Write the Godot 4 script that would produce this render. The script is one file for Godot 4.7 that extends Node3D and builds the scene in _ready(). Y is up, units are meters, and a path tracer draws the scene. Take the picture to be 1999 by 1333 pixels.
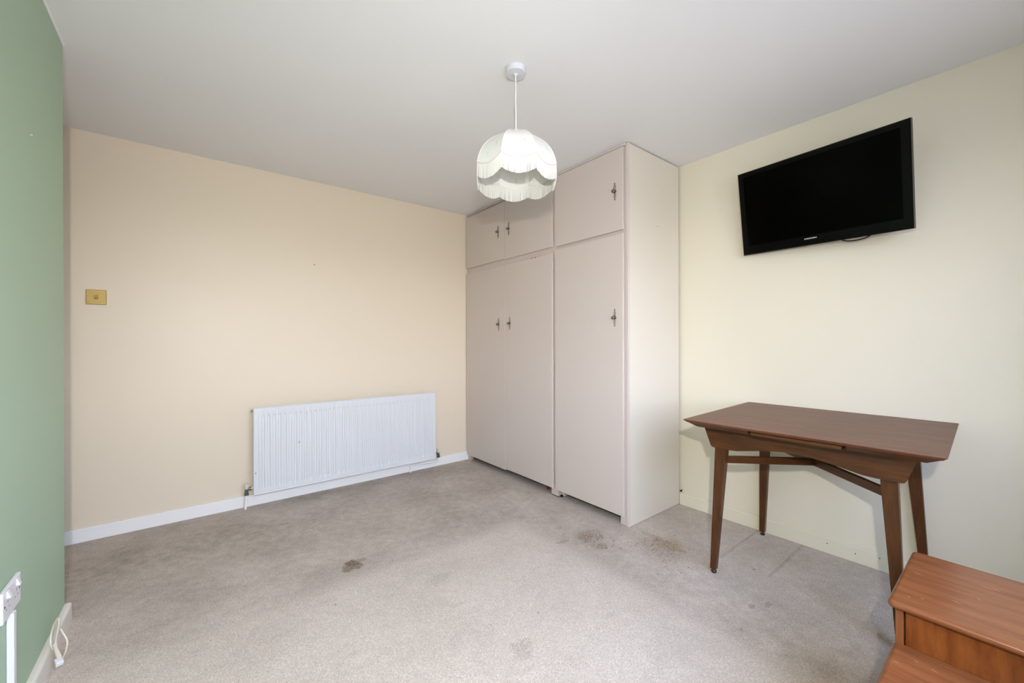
extends Node3D

# World: far wall (radiator) is z = 0, right wall (television) is x = 0, floor is y = 0, room height 2.4 m.
const ROOM_H := 2.4
const GREEN_X := -3.151
const GREEN_END := 0.9325
const BACK_Z := 3.95

var M := {}
var used_names := {}
var rng := RandomNumberGenerator.new()


func _ready() -> void:
	rng.seed = 7
	# ---------- camera ----------
	var cam := Camera3D.new()
	cam.name = "camera"
	cam.fov = 80.42
	cam.near = 0.05
	cam.far = 60.0
	cam.position = Vector3(-2.7289, 1.1606, 3.4057)
	cam.basis = Basis(Vector3.UP, -0.6684) * Basis(Vector3.RIGHT, -0.0008) * Basis(Vector3.BACK, -0.0028)
	add_child(cam)
	cam.make_current()
	# ---------- sky and exposure ----------
	var sky_mat := ProceduralSkyMaterial.new()
	sky_mat.sky_top_color = Color(0.75, 0.83, 1.0)
	sky_mat.sky_horizon_color = Color(0.95, 0.96, 1.0)
	sky_mat.ground_horizon_color = Color(0.66, 0.67, 0.72)
	sky_mat.ground_bottom_color = Color(0.56, 0.57, 0.62)
	sky_mat.sky_energy_multiplier = 3.02
	sky_mat.ground_energy_multiplier = 3.02
	sky_mat.sun_angle_max = 0.0
	var sky := Sky.new()
	sky.sky_material = sky_mat
	var env := Environment.new()
	env.background_mode = Environment.BG_SKY
	env.sky = sky
	env.tonemap_mode = Environment.TONE_MAPPER_LINEAR
	env.tonemap_exposure = 1.02
	env.sdfgi_enabled = true
	env.ssao_enabled = true
	env.ssil_enabled = true
	var we := WorldEnvironment.new()
	we.name = "world_environment"
	we.environment = env
	add_child(we)
	# ---------- the flash on the camera: its shadows fall just behind the shade, the television and the table ----------
	var flash := SpotLight3D.new()
	flash.name = "camera_flash"
	flash.position = Vector3(-2.79, 1.40, 3.53)
	flash.basis = Basis(Vector3.UP, -0.52) * Basis(Vector3.RIGHT, -0.28)
	flash.light_color = Color(1.0, 0.985, 0.955)
	flash.light_energy = 3.3
	flash.light_size = 0.02
	flash.spot_angle = 72.0
	flash.spot_angle_attenuation = 1.0
	flash.spot_range = 12.0
	flash.spot_attenuation = 2.0
	flash.shadow_enabled = true
	add_child(flash)

	make_materials()
	build_room()
	build_wardrobe()
	build_table()
	build_step_cabinet()
	build_radiator()
	build_television()
	build_pendant()
	build_small_things()


# ------------------------------------------------------------------ naming
func numbered(called: String) -> String:
	var n: int = used_names.get(called, 0)
	used_names[called] = n + 1
	return called if n == 0 else "%s_%03d" % [called, n]


func thing(called: String, label: String, category: String, at := Vector3.ZERO, turn := 0.0) -> Node3D:
	var o := Node3D.new()
	o.name = numbered(called)
	add_child(o, true)
	o.position = at
	o.rotation.y = turn
	o.set_meta("label", label)
	o.set_meta("category", category)
	return o


func obj(called: String, st: SurfaceTool, mat: Material, parent: Node = null) -> MeshInstance3D:
	var o := MeshInstance3D.new()
	o.mesh = st.commit()
	o.material_override = null
	if o.mesh.get_surface_count() > 0:
		o.mesh.surface_set_material(0, mat)
	if parent == null:
		o.name = numbered(called)
		add_child(o, true)
	else:
		var n := 0
		var nm := called
		while parent.has_node(nm):
			n += 1
			nm = "%s_%03d" % [called, n]
		o.name = nm
		parent.add_child(o, true)
	return o


func tag(o: Node, label: String, category: String, kind := "") -> void:
	o.set_meta("label", label)
	o.set_meta("category", category)
	if kind != "":
		o.set_meta("kind", kind)


# ------------------------------------------------------------------ shapes
func mb() -> SurfaceTool:
	var st := SurfaceTool.new()
	st.begin(Mesh.PRIMITIVE_TRIANGLES)
	return st


func vert(st: SurfaceTool, p: Vector3, n: Vector3, u := Vector2.ZERO) -> void:
	st.set_normal(n)
	st.set_uv(u)
	st.set_uv2(u)
	st.add_vertex(p)


func tri(st: SurfaceTool, a: Vector3, b: Vector3, c: Vector3, na: Vector3, nb: Vector3, nc: Vector3, ua := Vector2.ZERO, ub := Vector2.ZERO, uc := Vector2.ZERO) -> void:
	var g := (b - a).cross(c - a)
	if g.length_squared() < 1e-16:
		return
	if g.dot(na + nb + nc) > 0.0:
		vert(st, a, na, ua)
		vert(st, c, nc, uc)
		vert(st, b, nb, ub)
	else:
		vert(st, a, na, ua)
		vert(st, b, nb, ub)
		vert(st, c, nc, uc)


func quad(st: SurfaceTool, a: Vector3, b: Vector3, c: Vector3, d: Vector3, away: Vector3) -> void:
	var n := (c - a).cross(d - b)
	if n.length_squared() < 1e-18:
		return
	n = n.normalized()
	if n.dot(away) < 0.0:
		n = -n
	tri(st, a, b, c, n, n, n)
	tri(st, a, c, d, n, n, n)


# a chamfered box between two corners, optionally moved by a transform
func box(st: SurfaceTool, lo: Vector3, hi: Vector3, c := 0.0015, xf := Transform3D()) -> void:
	var k := minf(c, 0.45 * minf(hi.x - lo.x, minf(hi.y - lo.y, hi.z - lo.z)))
	var ctr := (lo + hi) * 0.5
	var h := (hi - lo) * 0.5
	var v := {}
	for sx in [-1, 1]:
		for sy in [-1, 1]:
			for sz in [-1, 1]:
				var s := Vector3(sx, sy, sz)
				for ax in 3:
					var p := Vector3(h.x - k, h.y - k, h.z - k)
					p[ax] = h[ax]
					v[[sx, sy, sz, ax]] = xf * (ctr + p * s)
	var mid := xf * ctr
	for ax in 3:
		var b := (ax + 1) % 3
		var d := (ax + 2) % 3
		for s in [-1, 1]:
			var q := []
			for e in [[-1, -1], [1, -1], [1, 1], [-1, 1]]:
				var key := [0, 0, 0, ax]
				key[ax] = s
				key[b] = e[0]
				key[d] = e[1]
				q.append(v[key])
			quad(st, q[0], q[1], q[2], q[3], (q[0] + q[2]) * 0.5 - mid)
		# edges that run along ax
		if k > 0.0:
			for s1 in [-1, 1]:
				for s2 in [-1, 1]:
					var q := []
					for e in [[-1, b], [1, b], [1, d], [-1, d]]:
						var key := [0, 0, 0, e[1]]
						key[ax] = e[0]
						key[b] = s1
						key[d] = s2
						q.append(v[key])
					quad(st, q[0], q[1], q[2], q[3], (q[0] + q[2]) * 0.5 - mid)
	if k > 0.0:
		for sx in [-1, 1]:
			for sy in [-1, 1]:
				for sz in [-1, 1]:
					var a: Vector3 = v[[sx, sy, sz, 0]]
					var b2: Vector3 = v[[sx, sy, sz, 1]]
					var c2: Vector3 = v[[sx, sy, sz, 2]]
					var n := (b2 - a).cross(c2 - a).normalized()
					if n.dot(a - mid) < 0.0:
						n = -n
					tri(st, a, b2, c2, n, n, n)


# convex or simple polygon in (u, v) pushed along an axis; at(u, v, w) places a point
func prism(st: SurfaceTool, poly: PackedVector2Array, w0: float, w1: float, at: Callable) -> void:
	var idx := Geometry2D.triangulate_polygon(poly)
	var ctr := Vector3.ZERO
	for p in poly:
		ctr += at.call(p.x, p.y, (w0 + w1) * 0.5)
	ctr /= poly.size()
	var fwd: Vector3 = at.call(poly[0].x, poly[0].y, w1) - at.call(poly[0].x, poly[0].y, w0)
	for i in range(0, idx.size(), 3):
		for w in [w0, w1]:
			var n: Vector3 = fwd.normalized() * (1.0 if w == w1 else -1.0)
			tri(st, at.call(poly[idx[i]].x, poly[idx[i]].y, w), at.call(poly[idx[i + 1]].x, poly[idx[i + 1]].y, w), at.call(poly[idx[i + 2]].x, poly[idx[i + 2]].y, w), n, n, n)
	var area := 0.0
	for i in poly.size():
		area += poly[i].cross(poly[(i + 1) % poly.size()])
	for i in poly.size():
		var p := poly[i]
		var q := poly[(i + 1) % poly.size()]
		var out2 := Vector2(q.y - p.y, p.x - q.x) * signf(area)
		var a: Vector3 = at.call(p.x, p.y, w0)
		var m: Vector3 = at.call((p.x + q.x) * 0.5 + out2.x, (p.y + q.y) * 0.5 + out2.y, w0) - at.call((p.x + q.x) * 0.5, (p.y + q.y) * 0.5, w0)
		quad(st, a, at.call(q.x, q.y, w0), at.call(q.x, q.y, w1), at.call(p.x, p.y, w1), m)


# a solid between two rectangles at heights y0 and y1 (a leg, a bevelled board)
func frustum(st: SurfaceTool, y0: float, a0: Rect2, y1: float, a1: Rect2) -> void:
	var lo := []
	var hi := []
	for e in [Vector2(0, 0), Vector2(1, 0), Vector2(1, 1), Vector2(0, 1)]:
		var p: Vector2 = a0.position + a0.size * e
		var q: Vector2 = a1.position + a1.size * e
		lo.append(Vector3(p.x, y0, p.y))
		hi.append(Vector3(q.x, y1, q.y))
	var mid: Vector3 = (lo[0] + lo[2] + hi[0] + hi[2]) * 0.25
	quad(st, lo[0], lo[1], lo[2], lo[3], Vector3.DOWN)
	quad(st, hi[0], hi[1], hi[2], hi[3], Vector3.UP)
	for i in 4:
		var j := (i + 1) % 4
		quad(st, lo[i], lo[j], hi[j], hi[i], (lo[i] + hi[j]) * 0.5 - mid)


# turned shape: (radius, height) pairs round an axis through xf
func lathe(st: SurfaceTool, prof: Array, seg := 32, xf := Transform3D()) -> void:
	for i in prof.size() - 1:
		var p: Vector2 = prof[i]
		var q: Vector2 = prof[i + 1]
		var np := lathe_normal(prof, i)
		var nq := lathe_normal(prof, i + 1)
		var edge := (q - p).normalized()
		var flat := Vector2(-edge.y, edge.x)
		if np.dot(flat) < 0.0:
			flat = -flat
		if absf(np.dot(flat)) < 0.8:
			np = flat
		if absf(nq.dot(flat)) < 0.8:
			nq = flat * signf(nq.dot(flat)) if absf(nq.dot(flat)) > 0.01 else flat
		for s in seg:
			var a := TAU * s / seg
			var b := TAU * (s + 1) / seg
			var pa := xf * Vector3(cos(a) * p.x, p.y, sin(a) * p.x)
			var pb := xf * Vector3(cos(b) * p.x, p.y, sin(b) * p.x)
			var qa := xf * Vector3(cos(a) * q.x, q.y, sin(a) * q.x)
			var qb := xf * Vector3(cos(b) * q.x, q.y, sin(b) * q.x)
			var npa := (xf.basis * Vector3(cos(a) * np.x, np.y, sin(a) * np.x)).normalized()
			var npb := (xf.basis * Vector3(cos(b) * np.x, np.y, sin(b) * np.x)).normalized()
			var nqa := (xf.basis * Vector3(cos(a) * nq.x, nq.y, sin(a) * nq.x)).normalized()
			var nqb := (xf.basis * Vector3(cos(b) * nq.x, nq.y, sin(b) * nq.x)).normalized()
			tri(st, pa, qa, qb, npa, nqa, nqb)
			tri(st, pa, qb, pb, npa, nqb, npb)


# outward normal of a profile that runs so that its outside is on the left-hand side or right-hand side: found from the signed sweep
func lathe_normal(prof: Array, i: int) -> Vector2:
	var a: Vector2 = prof[maxi(i - 1, 0)]
	var b: Vector2 = prof[mini(i + 1, prof.size() - 1)]
	var e := (b - a).normalized()
	var side := 0.0
	for k in prof.size() - 1:
		var p: Vector2 = prof[k]
		var q: Vector2 = prof[k + 1]
		side += (q.y - p.y) * (p.x + q.x)
	return Vector2(e.y, -e.x) if side > 0.0 else Vector2(-e.y, e.x)


func ball(st: SurfaceTool, c: Vector3, r: Vector3, seg := 16, rings := 10) -> void:
	for i in rings:
		for s in seg:
			var q := []
			for e in [[i, s], [i + 1, s], [i + 1, s + 1], [i, s + 1]]:
				var th: float = PI * e[0] / rings
				var ph: float = TAU * e[1] / seg
				q.append(Vector3(sin(th) * cos(ph), cos(th), sin(th) * sin(ph)))
			var n := []
			for p in q:
				n.append((p / r).normalized())
			tri(st, c + q[0] * r, c + q[1] * r, c + q[2] * r, n[0], n[1], n[2])
			tri(st, c + q[0] * r, c + q[2] * r, c + q[3] * r, n[0], n[2], n[3])


func tube(st: SurfaceTool, pts: Array, r: float, seg := 10, closed := false, r_end := -1.0) -> void:
	var n := pts.size()
	var frames := []
	var side := Vector3.ZERO
	for i in n:
		var a: Vector3 = pts[(i - 1 + n) % n] if closed else pts[maxi(i - 1, 0)]
		var b: Vector3 = pts[(i + 1) % n] if closed else pts[mini(i + 1, n - 1)]
		var t := (b - a).normalized()
		if side == Vector3.ZERO:
			side = t.cross(Vector3.UP)
			if side.length() < 0.1:
				side = t.cross(Vector3.RIGHT)
		side = (side - t * side.dot(t)).normalized()
		frames.append([side, t.cross(side).normalized(), t])
	var last := n if closed else n - 1
	for i in last:
		var j := (i + 1) % n
		var ri := r if r_end < 0.0 else lerpf(r, r_end, float(i) / (n - 1))
		var rj := r if r_end < 0.0 else lerpf(r, r_end, float(j) / (n - 1))
		for s in seg:
			var a := TAU * s / seg
			var b := TAU * (s + 1) / seg
			var na: Vector3 = frames[i][0] * cos(a) + frames[i][1] * sin(a)
			var nb: Vector3 = frames[i][0] * cos(b) + frames[i][1] * sin(b)
			var ma: Vector3 = frames[j][0] * cos(a) + frames[j][1] * sin(a)
			var mc: Vector3 = frames[j][0] * cos(b) + frames[j][1] * sin(b)
			tri(st, pts[i] + na * ri, pts[j] + ma * rj, pts[j] + mc * rj, na, ma, mc)
			tri(st, pts[i] + na * ri, pts[j] + mc * rj, pts[i] + nb * ri, na, mc, nb)
	if not closed:
		for e in [[0, -1.0], [n - 1, 1.0]]:
			var f: Array = frames[e[0]]
			var nn: Vector3 = f[2] * e[1]
			var rr: float = r if e[0] == 0 or r_end < 0.0 else r_end
			for s in seg:
				var a := TAU * s / seg
				var b := TAU * (s + 1) / seg
				tri(st, pts[e[0]], pts[e[0]] + (f[0] * cos(a) + f[1] * sin(a)) * rr, pts[e[0]] + (f[0] * cos(b) + f[1] * sin(b)) * rr, nn, nn, nn)


func smooth_path(ctrl: Array, steps := 8) -> Array:
	var out := []
	var n := ctrl.size()
	for i in n - 1:
		var a: Vector3 = ctrl[maxi(i - 1, 0)]
		var b: Vector3 = ctrl[i]
		var c: Vector3 = ctrl[i + 1]
		var d: Vector3 = ctrl[mini(i + 2, n - 1)]
		for k in steps:
			out.append(b.cubic_interpolate(c, a, d, float(k) / steps))
	out.append(ctrl[n - 1])
	return out


# a sheet over (0..1, 0..1) with smooth normals that point to the side of `away`
func sheet(st: SurfaceTool, f: Callable, nu: int, nv: int, away: Callable) -> void:
	var p := []
	var nn := []
	for i in nu + 1:
		for j in nv + 1:
			var u := float(i) / nu
			var v := float(j) / nv
			p.append(f.call(u, v))
			var du: Vector3 = f.call(minf(u + 0.002, 1.0), v) - f.call(maxf(u - 0.002, 0.0), v)
			var dv: Vector3 = f.call(u, minf(v + 0.002, 1.0)) - f.call(u, maxf(v - 0.002, 0.0))
			var n := du.cross(dv).normalized()
			if n.dot(away.call(u, v)) < 0.0:
				n = -n
			nn.append(n)
	for i in nu:
		for j in nv:
			var a := i * (nv + 1) + j
			var b := a + nv + 1
			var ua := Vector2(float(i) / nu, float(j) / nv)
			var ub := Vector2(float(i + 1) / nu, float(j) / nv)
			var uc := Vector2(float(i + 1) / nu, float(j + 1) / nv)
			var ud := Vector2(float(i) / nu, float(j + 1) / nv)
			tri(st, p[a], p[b], p[b + 1], nn[a], nn[b], nn[b + 1], ua, ub, uc)
			tri(st, p[a], p[b + 1], p[a + 1], nn[a], nn[b + 1], nn[a + 1], ua, uc, ud)


# ------------------------------------------------------------------ materials
func plain(color: Color, rough := 0.5, spec := 0.5, metal := 0.0) -> StandardMaterial3D:
	var m := StandardMaterial3D.new()
	m.albedo_color = color
	m.roughness = rough
	m.metallic_specular = spec
	m.metallic = metal
	return m


func noise_tex(size: int, freq: float, octaves: int, seed_: int, ramp: Gradient = null, warp := 0.0, kind := FastNoiseLite.TYPE_SIMPLEX_SMOOTH) -> NoiseTexture2D:
	var n := FastNoiseLite.new()
	n.seed = seed_
	n.noise_type = kind
	n.frequency = freq
	n.fractal_type = FastNoiseLite.FRACTAL_FBM
	n.fractal_octaves = octaves
	n.fractal_gain = 0.62
	if warp > 0.0:
		n.domain_warp_enabled = true
		n.domain_warp_amplitude = warp
		n.domain_warp_frequency = freq
	var t := NoiseTexture2D.new()
	t.width = size
	t.height = size
	t.seamless = true
	t.noise = n
	if ramp:
		t.color_ramp = ramp
	return t


func ramp_of(stops: Array) -> Gradient:
	var g := Gradient.new()
	var offs := PackedFloat32Array()
	var cols := PackedColorArray()
	for s in stops:
		offs.append(s[0])
		cols.append(s[1])
	g.offsets = offs
	g.colors = cols
	return g


func wood(tex: Texture2D, axis: int, rough: float, spec: float, coarse := 9.0, along := 0.7) -> StandardMaterial3D:
	var m := plain(Color.WHITE, rough, spec)
	m.albedo_texture = tex
	m.uv1_triplanar = true
	var s := Vector3(coarse, coarse, coarse)
	s[axis] = along
	m.uv1_scale = s
	m.uv1_offset = Vector3(0.13, 0.37, 0.71)
	return m


func make_materials() -> void:
	M.cream = plain(Color(0.92, 0.862, 0.77), 0.40, 0.38)
	M.cream_right = plain(Color(0.92, 0.885, 0.80), 0.40, 0.38)
	M.green = plain(Color(0.665, 0.76, 0.655), 0.5, 0.35)
	M.ceiling = plain(Color(0.942, 0.941, 0.940), 0.8, 0.25)
	M.white_gloss = plain(Color(0.97, 0.965, 0.955), 0.3, 0.5)
	M.cream_gloss = plain(Color(0.92, 0.89, 0.80), 0.35, 0.5)
	M.old_white = plain(Color(0.90, 0.88, 0.84), 0.35, 0.5)
	M.mushroom = plain(Color(0.84, 0.79, 0.755), 0.4, 0.45)
	M.mushroom_edge = plain(Color(0.85, 0.80, 0.78), 0.35, 0.45)
	M.dark_inside = plain(Color(0.30, 0.22, 0.16), 0.8, 0.2)
	M.side_cream = plain(Color(0.905, 0.872, 0.81), 0.36, 0.5)
	M.radiator = plain(Color(0.89, 0.895, 0.905), 0.28, 0.5)
	M.pewter = plain(Color(0.50, 0.47, 0.44), 0.28, 0.5, 0.75)
	M.chrome = plain(Color(0.55, 0.55, 0.55), 0.25, 0.5, 0.9)
	M.brass = plain(Color(0.66, 0.56, 0.34), 0.42, 0.5, 0.7)
	M.brass_bright = plain(Color(0.92, 0.80, 0.52), 0.2, 0.5, 0.9)
	M.plastic_white = plain(Color(0.90, 0.90, 0.91), 0.35, 0.5)
	M.plastic_clear = plain(Color(0.86, 0.85, 0.80), 0.3, 0.5)
	M.plastic_ivory = plain(Color(0.90, 0.88, 0.80), 0.45, 0.4)
	M.black_gloss = plain(Color(0.012, 0.012, 0.014), 0.22, 0.30)
	M.black_matt = plain(Color(0.03, 0.03, 0.03), 0.6, 0.4)
	M.screen = plain(Color(0.006, 0.006, 0.006), 0.22, 0.18)
	M.silver_print = plain(Color(0.82, 0.82, 0.84), 0.4, 0.5)
	M.foot_brown = plain(Color(0.20, 0.11, 0.08), 0.3, 0.5)
	M.red = plain(Color(0.62, 0.05, 0.06), 0.5, 0.4)
	M.iron = plain(Color(0.22, 0.20, 0.18), 0.5, 0.5, 0.5)
	M.rubber = plain(Color(0.06, 0.055, 0.05), 0.7, 0.3)
	M.dark_hole = plain(Color(0.10, 0.09, 0.08), 0.9, 0.1)
	M.rose = plain(Color(0.86, 0.86, 0.885), 0.4, 0.4)
	M.cord = plain(Color(0.93, 0.93, 0.92), 0.5, 0.4)
	var teak := ramp_of([[0.0, Color(0.37, 0.222, 0.155)], [0.40, Color(0.43, 0.268, 0.19)], [0.55, Color(0.455, 0.288, 0.205)], [0.75, Color(0.485, 0.312, 0.226)], [1.0, Color(0.445, 0.28, 0.20)]])
	var teak_tex := noise_tex(512, 0.016, 6, 21, teak, 10.0)
	M.top_z = wood(teak_tex, 2, 0.36, 0.28, 2.6, 0.3)
	var dark := ramp_of([[0.0, Color(0.25, 0.142, 0.06)], [0.4, Color(0.305, 0.176, 0.072)], [0.6, Color(0.335, 0.194, 0.082)], [1.0, Color(0.38, 0.228, 0.105)]])
	var dark_tex := noise_tex(512, 0.016, 6, 33, dark, 10.0)
	M.dark_z = wood(dark_tex, 2, 0.36, 0.4, 4.0, 0.5)
	M.dark_x = wood(dark_tex, 0, 0.36, 0.4, 4.0, 0.5)
	M.dark_y = wood(dark_tex, 1, 0.36, 0.4, 4.0, 0.5)
	var oak := ramp_of([[0.0, Color(0.45, 0.262, 0.15)], [0.38, Color(0.51, 0.305, 0.178)], [0.6, Color(0.54, 0.328, 0.192)], [1.0, Color(0.59, 0.375, 0.228)]])
	var oak_tex := noise_tex(512, 0.018, 6, 45, oak, 10.0)
	M.step_top = wood(oak_tex, 2, 0.26, 0.45, 3.2, 0.4)
	var amber := ramp_of([[0.0, Color(0.40, 0.20, 0.07)], [0.45, Color(0.50, 0.27, 0.11)], [1.0, Color(0.58, 0.34, 0.15)]])
	var amber_tex := noise_tex(512, 0.018, 6, 57, amber, 8.0)
	M.step_panel = wood(amber_tex, 1, 0.33, 0.4, 3.0, 0.6)
	M.step_side = wood(oak_tex, 1, 0.34, 0.4, 3.5, 0.5)
	M.top_z_other = wood(teak_tex, 2, 0.36, 0.28, 2.6, 0.3)
	M.top_z_other.albedo_color = Color(0.95, 0.95, 0.95)
	M.top_z_other.uv1_offset = Vector3(0.62, 0.11, 0.35)
	M.raw_wood = plain(Color(0.70, 0.53, 0.40), 0.7, 0.3)
	M.iron_nickel = plain(Color(0.50, 0.49, 0.47), 0.28, 0.5, 0.8)
	M.pin_grey = plain(Color(0.60, 0.60, 0.62), 0.7, 0.2)
	# lamp shade cloth
	M.shade = plain(Color.WHITE, 0.9, 0.1)
	M.shade.albedo_texture = sprig_texture()
	M.shade.cull_mode = BaseMaterial3D.CULL_DISABLED
	M.shade.backlight_enabled = true
	M.shade.backlight = Color(0.44, 0.41, 0.30)
	M.fringe = plain(Color(0.88, 0.875, 0.85), 0.8, 0.2)
	M.tape = plain(Color(0.95, 0.94, 0.92), 0.8, 0.2)
	M.pink = plain(Color(0.92, 0.77, 0.76), 0.6, 0.3)
	# glass of the window behind the camera
	M.glass = plain(Color(0.9, 0.95, 0.95, 0.06), 0.02, 0.5)
	M.glass.transparency = BaseMaterial3D.TRANSPARENCY_ALPHA
	# carpet: fine speckle of the pile, with the soiling of its use over it
	M.carpet = plain(Color.WHITE, 0.95, 0.1)
	var pile := pile_textures()
	M.carpet.albedo_texture = pile[0]
	M.carpet.heightmap_enabled = true
	M.carpet.heightmap_texture = pile[1]
	M.carpet.heightmap_scale = 0.07
	M.carpet.detail_enabled = true
	M.carpet.detail_uv_layer = BaseMaterial3D.DETAIL_UV_2
	M.carpet.detail_blend_mode = BaseMaterial3D.BLEND_MODE_MUL
	M.carpet.detail_albedo = soil_texture()


# cut pile: a wrapped field of small tufts of unequal tone and height
const PILE_SIDE := 512

func pile_textures() -> Array:
	var r := RandomNumberGenerator.new()
	r.seed = 71
	var n := PILE_SIDE
	var tone := PackedFloat32Array()
	var high := PackedFloat32Array()
	tone.resize(n * n)
	high.resize(n * n)
	tone.fill(0.45)
	for k in 30000:
		var cx := r.randi_range(0, n - 1)
		var cy := r.randi_range(0, n - 1)
		var t := clampf(r.randfn(0.55, 0.24), 0.0, 1.0)
		for dy in range(-2, 3):
			for dx in range(-2, 3):
				var q := dx * dx + dy * dy
				if q > 5:
					continue
				var at := ((cy + dy + n) % n) * n + (cx + dx + n) % n
				var share := 1.0 - q / 7.0
				tone[at] = lerpf(tone[at], t, share)
				high[at] = lerpf(high[at], 0.25 + 0.75 * t, share) if q < 5 else high[at] * 0.8
	var a := PackedByteArray()
	var b := PackedByteArray()
	a.resize(n * n * 3)
	b.resize(n * n)
	var lo := Color(0.69, 0.642, 0.598)
	var hi := Color(0.925, 0.880, 0.832)
	for i in n * n:
		var c := lo.lerp(hi, tone[i])
		a[i * 3] = int(c.r * 255.0)
		a[i * 3 + 1] = int(c.g * 255.0)
		a[i * 3 + 2] = int(c.b * 255.0)
		b[i] = clampi(int(high[i] * 255.0), 0, 255)
	return [ImageTexture.create_from_image(Image.create_from_data(n, n, false, Image.FORMAT_RGB8, a)), ImageTexture.create_from_image(Image.create_from_data(n, n, false, Image.FORMAT_L8, b))]


func sprig_texture() -> ImageTexture:
	var im := Image.create(256, 256, false, Image.FORMAT_RGB8)
	im.fill(Color(0.92, 0.918, 0.905))
	var r := RandomNumberGenerator.new()
	r.seed = 5
	# small sprays: a stem with paired leaves and a darker bud
	for spot: Vector3 in [Vector3(150, 205, 2.6), Vector3(70, 150, 3.6), Vector3(185, 60, 2.2)]:
		var lean := r.randf_range(-0.9, 0.9)
		for k in 7:
			var up := Vector2(sin(lean), -cos(lean))
			var at := Vector2(spot.x, spot.y) + up * (k - 3) * 3.6
			var side := 1.0 if k % 2 else -1.0
			var a := lean + side * r.randf_range(0.5, 1.1)
			var tint := Color(0.82, 0.855, 0.835) if k < 5 else Color(0.70, 0.71, 0.70)
			leaf_spot(im, at + Vector2(sin(a), -cos(a)) * 4.0, a, 4.6, 1.1 + 0.25 * spot.z, tint)
	return ImageTexture.create_from_image(im)


func leaf_spot(im: Image, c: Vector2, a: float, ln: float, wd: float, tint: Color) -> void:
	for y in range(int(c.y - ln) - 1, int(c.y + ln) + 2):
		for x in range(int(c.x - ln) - 1, int(c.x + ln) + 2):
			var d := (Vector2(x, y) - c).rotated(-a)
			if d.x * d.x / (wd * wd) + d.y * d.y / (ln * ln) < 1.0 and x >= 0 and y >= 0 and x < 256 and y < 256:
				im.set_pixel(x, y, tint)


# where the carpet is worn clean under the bed that stood here, walked grey round it, and spotted
const SOIL_SIDE := 1536
const SOIL_SPAN := 3.4

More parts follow.
